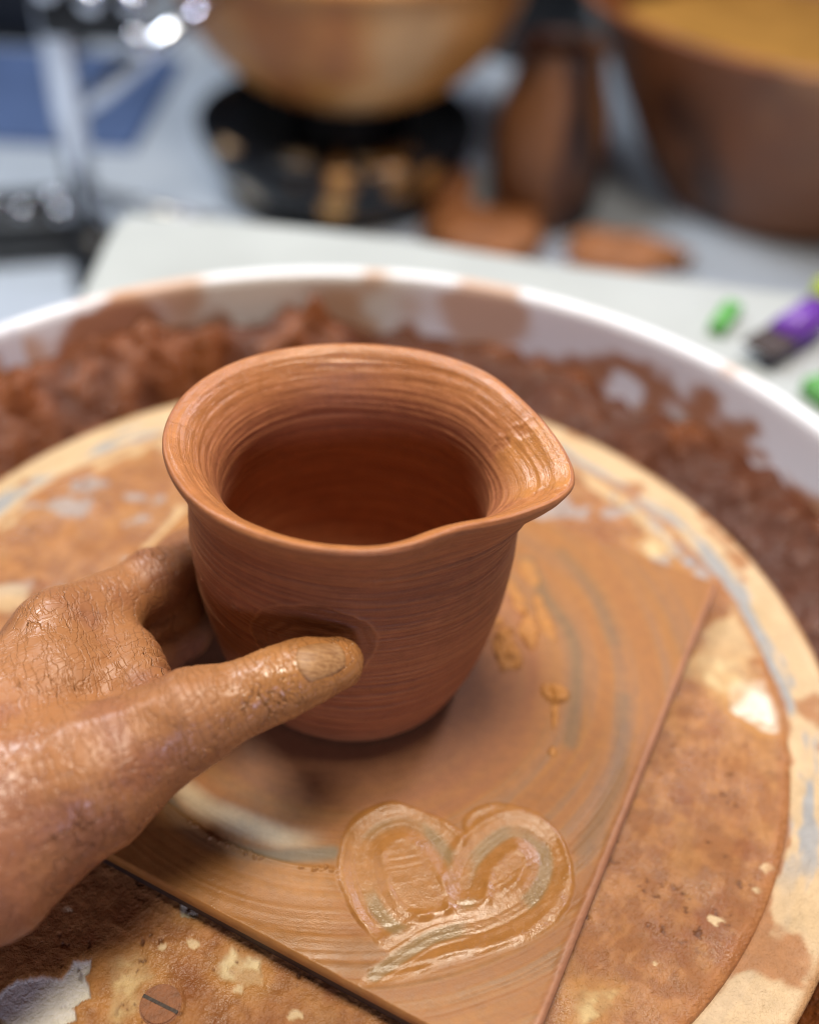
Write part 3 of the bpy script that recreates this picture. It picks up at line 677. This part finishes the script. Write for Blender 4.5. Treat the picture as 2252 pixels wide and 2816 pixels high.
# thumb nail: a curved plate lying on the back of the thumb tip
ax = Vector(T_TIP) - Vector(T_IP); ax.normalize()
view = (Vector((-.01, -.23, .30)) - Vector(T_MID)).normalized()
upn = (Vector((.05, -.42, .9)) - ax * Vector((.05, -.42, .9)).dot(ax)).normalized(); side = ax.cross(upn)
NV, NU = 26, 22; vs = []; 
base = Vector(T_MID) - ax * .0030; L = .0152
tgrid = []
for i in range(NV):
    v = i / (NV - 1); sl = v * L
    for j in range(NU):
        u_ = j / (NU - 1) * 2 - 1
        half = .66 * (1 - .16 * (1 - v)**2 - .10 * v**6)
        endround = 1 - .16 * u_ * u_ * (v - .3)
        cen = base + ax * (sl * endround + .0030 * u_ * u_ * (1 - v)**2)
        a = u_ * half
        edge_ = .0006 * max(0, abs(u_) - .8) / .2
        rise = .00045 * ss(0, .12, np.array(v)) - .0007 * (1 - ss(0, .10, np.array(v))) - edge_
        vs.append((cen, upn * math.cos(a) + side * math.sin(a), float(rise)))
cens = np.array([list(q[0]) for q in vs], np.float32); dirs = np.array([list(q[1]) for q in vs], np.float32); rises = np.array([q[2] for q in vs])
ts = np.linspace(.003, .014, 90, dtype=np.float32)
f_ = hand_sdf(cens[:, None, :] + dirs[:, None, :] * ts[None, :, None])
rad_ = ts[np.argmax(f_ > 0, axis=1)]
rad_ = rad_.reshape(NV, NU); rad_ = np.minimum(rad_, np.median(rad_) + .001)
for _ in range(6): rad_[1:-1] = (rad_[:-2] + 2 * rad_[1:-1] + rad_[2:]) / 4; rad_[:, 1:-1] = (rad_[:, :-2] + 2 * rad_[:, 1:-1] + rad_[:, 2:]) / 4
vs = list(cens + dirs * (rad_.ravel() + rises)[:, None])
Vn = np.array([list(v) for v in vs]); f = gridfaces(NV, NU)
Vb = Vn - np.array(upn)[None, :] * .0007; k = NV * NU
rim_ = np.concatenate([np.arange(NU), np.arange(2, NV + 1) * NU - 1, np.arange(k - 2, k - NU - 1, -1), np.arange(NV - 2, 0, -1) * NU])
nx2 = np.roll(rim_, -1)
allF = np.concatenate([f, f[:, ::-1] + k, np.stack([rim_, rim_ + k, nx2 + k, nx2], 1)])
m, nt, bs = new_mat('slip_dulled_nail'); tc = nd(nt, 'ShaderNodeTexCoord').outputs['Object']
mp = nd(nt, 'ShaderNodeMapping'); nt.links.new(tc, mp.inputs['Vector'])
q_ = ax.to_track_quat('X', 'Z').inverted().to_euler(); mp.inputs['Rotation'].default_value = q_; mp.inputs['Scale'].default_value = (.12, 1.6, 1.6)
nz_ = noise(nt, 900, 3, .6, mp.outputs[0])
rp = nd(nt, 'ShaderNodeValToRGB'); rp.color_ramp.elements[0].color = (.29, .135, .055, 1); rp.color_ramp.elements[1].color = (.50, .27, .12, 1)
rp.color_ramp.elements[0].position = .35; rp.color_ramp.elements[1].position = .65
nt.links.new(nz_.outputs['Fac'], rp.inputs[0]); nt.links.new(rp.outputs[0], bs.inputs['Base Color']); bs.inputs['Roughness'].default_value = .42; bs.inputs['Specular IOR Level'].default_value = .35
bump(nt, nz_.outputs['Fac'], .0003, .7, bs)
nail = mesh_np('thumb_nail', np.concatenate([Vn, Vb]), allF, m, hand)
tag(nail, 'thumb nail dulled with brown slip')

# ------------------------------------------------------------------ splash pan round the wheel head, in two halves
pan = tag(empty('splash_pan', (HC[0], HC[1], -.0495)), 'white round splash pan in two halves, smeared inside with red clay', 'splash pan')
JA = math.radians(134.5)
def pancol(X, Y, Z):
    th = np.arctan2(Y, X)
    c = np.zeros((len(X), 3)) + np.array((.86, .86, .90))
    n = fbm(th * 5 + 3, Z * 45, seed=120, oct=4) + .55 * fbm(th * 16, Z * 60, seed=121, oct=3)
    inner_ = (np.hypot(X, Y) < .2515)
    m = ss(.0, .22, n * .9 + (-.010 - Z) * 30 + .30 * ss(-.2, .4, fbm(th * 2.2 + 8, Z * 0, seed=122))  - .26 + .30 * np.exp(-((th - 1.45) / .22)**2) + 1.1 * np.exp(-((th - 2.19) / .11)**2) + .5 * np.exp(-((th - 2.55) / .15)**2)) * inner_
    c = mixc(c, (.40, .15, .05), m * .92)
    m2 = ss(.05, .35, fbm(th * 6 + 40, Z * 25 + 5, seed=123, oct=3) + .35 * np.exp(-((th - 1.5) / .25)**2) + .3 * np.exp(-((th - 2.3) / .3)**2) - .02) * .8; c = mixc(c, (.58, .33, .19), m2)
    return c
pp = [(.17, -.047), (.205, -.047), (.226, -.045), (.238, -.038), (.2435, -.026), (.2455, -.012), (.2465, .002), (.2470, .0140), (.2476, .0172), (.2490, .0192), (.2515, .0200), (.2540, .0194), (.2552, .0174), (.2552, .0150), (.2535, .0135), (.2505, .0130), (.2495, .011), (.2485, -.010), (.2465, -.030), (.2405, -.042), (.228, -.0485), (.17, -.0495)]
pp = smoothline(pp, 6)
for k in range(2):
    a0 = JA + k * math.pi; hobj = lathe('pan_half', pp, M_WHITE, None, 200, a0 + .002, a0 + math.pi - .002, colf=pancol)
    hobj.location = (0, 0, .0495); hobj.parent = pan
    # overlapping flange of this half at its end
    ppf = [(r_ - .0022 if z_ > -.0445 and i < len(pp) * .45 else r_, z_) for i, (r_, z_) in enumerate(pp)]
    fl = lathe('joint_flange', [(r_ - .0015, z_ + .0012) for r_, z_ in pp[:int(len(pp) * .62)]] , M_WHITE, None, 8, a0 - .004, a0 + .045, colf=lambda X, Y, Z: np.zeros((len(X), 3)) + np.array((.74, .74, .80)))
    fl.location = (0, 0, 0); fl.parent = hobj
# wet trimmings lying in the pan
NR, NT = 60, 720
rr = np.linspace(.192, .2475, NR); th = np.linspace(0, 2 * np.pi, NT, endpoint=False)
X = rr[:, None] * np.cos(th); Y = rr[:, None] * np.sin(th); TT = th[None, :] + 0 * X
mound = np.sin(np.clip((rr - .192) / .0555, 0, 1) * np.pi * .62)[:, None]
big = fbm(X * 30, Y * 30, seed=130, oct=4); sm_ = fbm(X * 90, Y * 90, seed=131, oct=3)
amt = .45 + .20 * ss(-.2, .6, np.sin(TT)) * ss(.5, -.5, np.cos(TT)) + .5 * fbm(np.cos(TT) * 2.2, np.sin(TT) * 2.2, seed=132, oct=2)
Z = -.046 + mound * (.016 + .024 * np.clip(amt + .3, 0, 1.3)) + (.013 * big + .004 * sm_) * mound
Z[0] = -.046; Z[-1] = np.minimum(Z[-1], .006)
Z += .008 * ss(.2, .6, big) * mound
c = np.zeros(X.shape + (3,)) + np.array((.10, .025, .006)); c = mixc(c, (.22, .062, .014), ss(-.1, .5, big + .5 * sm_)); c = mixc(c, (.09, .025, .01), ss(.1, -.5, big) * .6)
sl = mesh_np('clay_trimmings', np.stack([X + HC[0], Y + HC[1], Z], -1).reshape(-1, 3), gridfaces(NR, NT, True), M_SLURRY, None, c.reshape(-1, 3), {'wet': np.clip(.45 + .5 * sm_, 0, 1).ravel()})
tag(sl, 'wet red-brown clay trimmings heaped in the splash pan', 'clay', kind='stuff')

# ------------------------------------------------------------------ things behind the wheel
def smear_col(base, dark, pale, sc_=6.0, seed=150, paleamt=.5):
    def f(X, Y, Z):
        a = np.arctan2(Y, X)
        c = np.zeros((len(X), 3)) + np.array(base)
        n = fbm(a * 2.6 + seed, Z * sc_, seed=seed, oct=4); n2 = fbm(a * 1.7 + seed, Z * sc_ * .7 + 3, seed=seed + 5, oct=3)
        c = mixc(c, dark, ss(.02, .35, n)); c = mixc(c, pale, ss(.1, .4, n2) * paleamt)
        return c
    return f
def thing_lathe(name, label, cat, loc, parts, n=96):
    e_ = tag(empty(name, loc), label, cat)
    for (pn, prof, mat, colf) in parts:
        o_ = lathe(pn, smoothline(prof, 6), mat, e_, n, colf=colf)
    return e_
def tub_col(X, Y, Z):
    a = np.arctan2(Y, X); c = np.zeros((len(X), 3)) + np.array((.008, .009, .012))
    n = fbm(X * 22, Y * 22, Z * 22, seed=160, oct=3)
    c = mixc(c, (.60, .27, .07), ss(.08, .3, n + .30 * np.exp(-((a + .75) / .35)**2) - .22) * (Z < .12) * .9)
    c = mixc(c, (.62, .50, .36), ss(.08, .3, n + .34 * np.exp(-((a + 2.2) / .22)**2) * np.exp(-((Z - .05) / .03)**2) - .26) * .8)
    for a_, z_, w_, col_ in ((-1.50, .055, .12, (.85, .42, .12)), (-1.47, .098, .10, (.60, .27, .07)), (-.55, .06, .22, (.70, .32, .09)), (-2.25, .05, .16, (.66, .52, .36))):  # reflections on the glossy black, painted in as orange and pale patches
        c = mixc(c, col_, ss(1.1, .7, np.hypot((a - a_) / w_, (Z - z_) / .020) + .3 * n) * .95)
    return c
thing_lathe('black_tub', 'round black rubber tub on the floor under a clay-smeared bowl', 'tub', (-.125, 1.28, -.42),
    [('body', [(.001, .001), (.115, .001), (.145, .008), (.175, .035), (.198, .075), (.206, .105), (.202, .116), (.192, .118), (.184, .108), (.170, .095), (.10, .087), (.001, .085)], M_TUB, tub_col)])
thing_lathe('clay_bowl', 'large orange clay-smeared bowl sitting in a black tub', 'bowl', (-.110, 1.30, -.275),
    [('foot', [(.001, -.058), (.085, -.058), (.088, -.05), (.08, .0), (.082, .008), (.001, .008)], M_BLACK, None), ('bowl', [(.001, .004), (.09, .004), (.125, .012), (.175, .045), (.215, .090), (.242, .145), (.258, .205), (.266, .212), (.266, .200), (.256, .195), (.235, .14), (.19, .08), (.10, .04), (.001, .032)], M_CLAYBG, smear_col((.62, .255, .06), (.46, .155, .035), (.76, .46, .22), 7, 150, .65))])
thing_lathe('clay_tub', 'big brown tub streaked with dark wet clay', 'tub', (.57, 1.36, -.42),
    [('wall', [(.001, .002), (.16, .002), (.19, .012), (.235, .08), (.285, .17), (.335, .265), (.355, .30), (.366, .302), (.366, .292), (.352, .288), (.325, .25), (.27, .15), (.20, .05), (.001, .04)], M_CLAYBG, smear_col((.24, .075, .022), (.07, .02, .007), (.52, .22, .08), 6, 170, .8)),
     ('slurry', [(.001, .215), (.15, .216), (.305, .215)], M_CLAYBG, lambda X, Y, Z: np.zeros((len(X), 3)) + np.array((.58, .28, .06)))])
thing_lathe('clay_jug', 'dark brown clay-smeared jug between the bowl and big tub', 'jug', (.185, 1.22, -.42),
    [('jug', [(.001, .001), (.05, .001), (.063, .008), (.078, .05), (.082, .11), (.078, .16), (.066, .20), (.058, .235), (.062, .25), (.055, .25), (.050, .235), (.055, .20), (.001, .16)], M_CLAYBG, smear_col((.06, .018, .008), (.02, .009, .006), (.36, .14, .045), 9, 190, .55))], 48)
thing_lathe('black_bucket', 'black bucket standing behind the clay jug', 'bucket', (.20, 1.95, -.42),
    [('bucket', [(.001, .001), (.09, .001), (.10, .006), (.115, .12), (.125, .19), (.131, .195), (.131, .185), (.118, .18), (.108, .10), (.001, .02)], M_BLACK, None)], 48)
def lump_obj(name, label, loc, s, seed):
    bm = bmesh.new(); bmesh.ops.create_icosphere(bm, subdivisions=4, radius=1)
    co = np.array([v.co[:] for v in bm.verts]); n = fbm(co[:, 0] * 1.6, co[:, 1] * 1.6, co[:, 2] * 1.6, seed=seed, oct=4)
    for v, k in zip(bm.verts, n):
        q = v.co * (1 + .7 * k); v.co = (q.x * s[0], q.y * s[1], max(q.z, -.25) * s[2])
    o = obj(name, bm, M_LUMP); o.location = (loc[0], loc[1], loc[2] + .25 * s[2]); tag(o, label, 'clay lump', 'clay lumps on the floor'); return o
lump_obj('clay_lump', 'orange clay lump on the floor in front of the clay jug', (.10, 1.13, -.42), (.085, .07, .035), 200)
lump_obj('clay_lump', 'flat brown clay lump on the floor before the big tub', (.30, 1.10, -.42), (.085, .04, .03), 210)
lump_obj('clay_lump', 'orange clay scrap beside the black tub base', (.045, 1.24, -.42), (.03, .05, .06), 220)

# chrome stand at the back left
st = tag(empty('metal_stand', (-.41, .95, -.42)), 'chrome upright stand with clamp and diagonal brace beside a blue mat', 'stand')
def part(name, fn, mat, parent, smooth=True):
    bm = bmesh.new(); fn(bm); o = obj(name, bm, mat, parent, smooth); return o
part('foot', lambda b: tube(b, (0, 0, 0), (0, 0, .08), .034, .024, 32), M_BLACK, st)
up_ = part('upright', lambda b: tube(b, (0, 0, .07), (0, 0, .60), .0185, seg=32), M_CHROME, st)
part('brace', lambda b: tube(b, (0, .005, .22), (.20, .16, .36), .0125, seg=24), M_CHROME, st)
part('crossbar', lambda b: tube(b, (0, .0, .13), (.17, -.02, .105), .009, seg=24), M_STEEL, st)
part('bar_post', lambda b: tube(b, (.165, -.02, .0), (.165, -.02, .115), .012, seg=24), M_STEEL, st)
cl = part('clamp', lambda b: box(b, (.045, .0, .345), (.11, .05, .055), bev=.008), M_BLACK, st)
for (cx_, cz_) in ((.01, .375), (.055, .365), (.10, .325), (.10, .365)):
    part('knob', lambda b: bmesh.ops.create_uvsphere(b, u_segments=20, v_segments=12, radius=.016, matrix=Matrix.Translation((cx_, -.032, cz_))), M_CHROME, cl)
# foot pedal
pe = tag(empty('foot_pedal', (-.52, 1.04, -.42)), 'black foot pedal with shiny chrome studs on the floor', 'pedal')
part('base', lambda b: box(b, (0, 0, .012), (.20, .11, .024), Matrix.Rotation(.25, 4, 'Z'), bev=.006), M_BLACK, pe)
part('tread', lambda b: box(b, (0, 0, .048), (.17, .085, .028), Matrix.Rotation(.25, 4, 'Z') @ Matrix.Rotation(.14, 4, 'X'), bev=.008), M_BLACK, pe)
for (a_, b_) in ((-.045, -.012), (.0, -.02), (.05, -.018), (.03, .02)):
    part('stud', lambda b: bmesh.ops.create_uvsphere(b, u_segments=20, v_segments=12, radius=.013, matrix=Matrix.Translation((a_, b_, .062))), M_CHROME, pe)
# blue mat and dark cabinet at the far left
bm = bmesh.new(); box(bm, (-.86, 1.56, -.414), (.80, .40, .012), bev=.004); tag(obj('blue_mat', bm, M_BLUE, None, False), 'dark blue mat lying on the floor behind the metal stand', 'mat')
cb_ = tag(empty('dark_cabinet', (-1.06, 1.95, -.42)), 'black cabinet standing beyond the blue mat', 'cabinet')
part('case', lambda b: box(b, (0, 0, .35), (.8, .3, .70), bev=.006), M_BLACK, cb_, False)
for k in (-1, 1): part('door', lambda b: box(b, (k * .195, -.158, .36), (.37, .018, .62), bev=.003), M_BLACK, cb_, False)

# bits and bobs on the deck at the right
ZD = -.05
pb = tag(empty('purple_scraper', (.252, .318, ZD)), 'purple handled clay scraper lying on the white deck', 'scraper')
part('handle', lambda b: (tube(b, (-.014, -.012, .012), (.012, .014, .012), .0115, .0125, 24)), M_PURPLE, pb)
part('blade', lambda b: box(b, (-.024, -.021, .012), (.026, .024, .003), Matrix.Rotation(.76, 4, 'Z'), bev=.001), M_BOARD, pb, False)
def sponge(name, label, loc, s, rz, mat):
    bm = bmesh.new(); box(bm, (0, 0, s[2] / 2), s, Matrix.Rotation(rz, 4, 'Z'), bev=min(s) * .25)
    o = obj(name, bm, mat); o.location = loc; tag(o, label, 'sponge'); return o
sponge('sponge', 'lime yellow-green sponge on the deck behind the purple scraper', (.288, .355, ZD), (.032, .034, .022), .3, M_LIME)
sponge('sponge', 'slim green sponge strip on the deck left of the purple scraper', (.209, .334, ZD), (.012, .034, .010), -.5, M_GREEN)
sponge('sponge', 'flat green sponge between the scraper and the splash pan', (.262, .262, ZD), (.04, .022, .012), .5, M_GREEN)
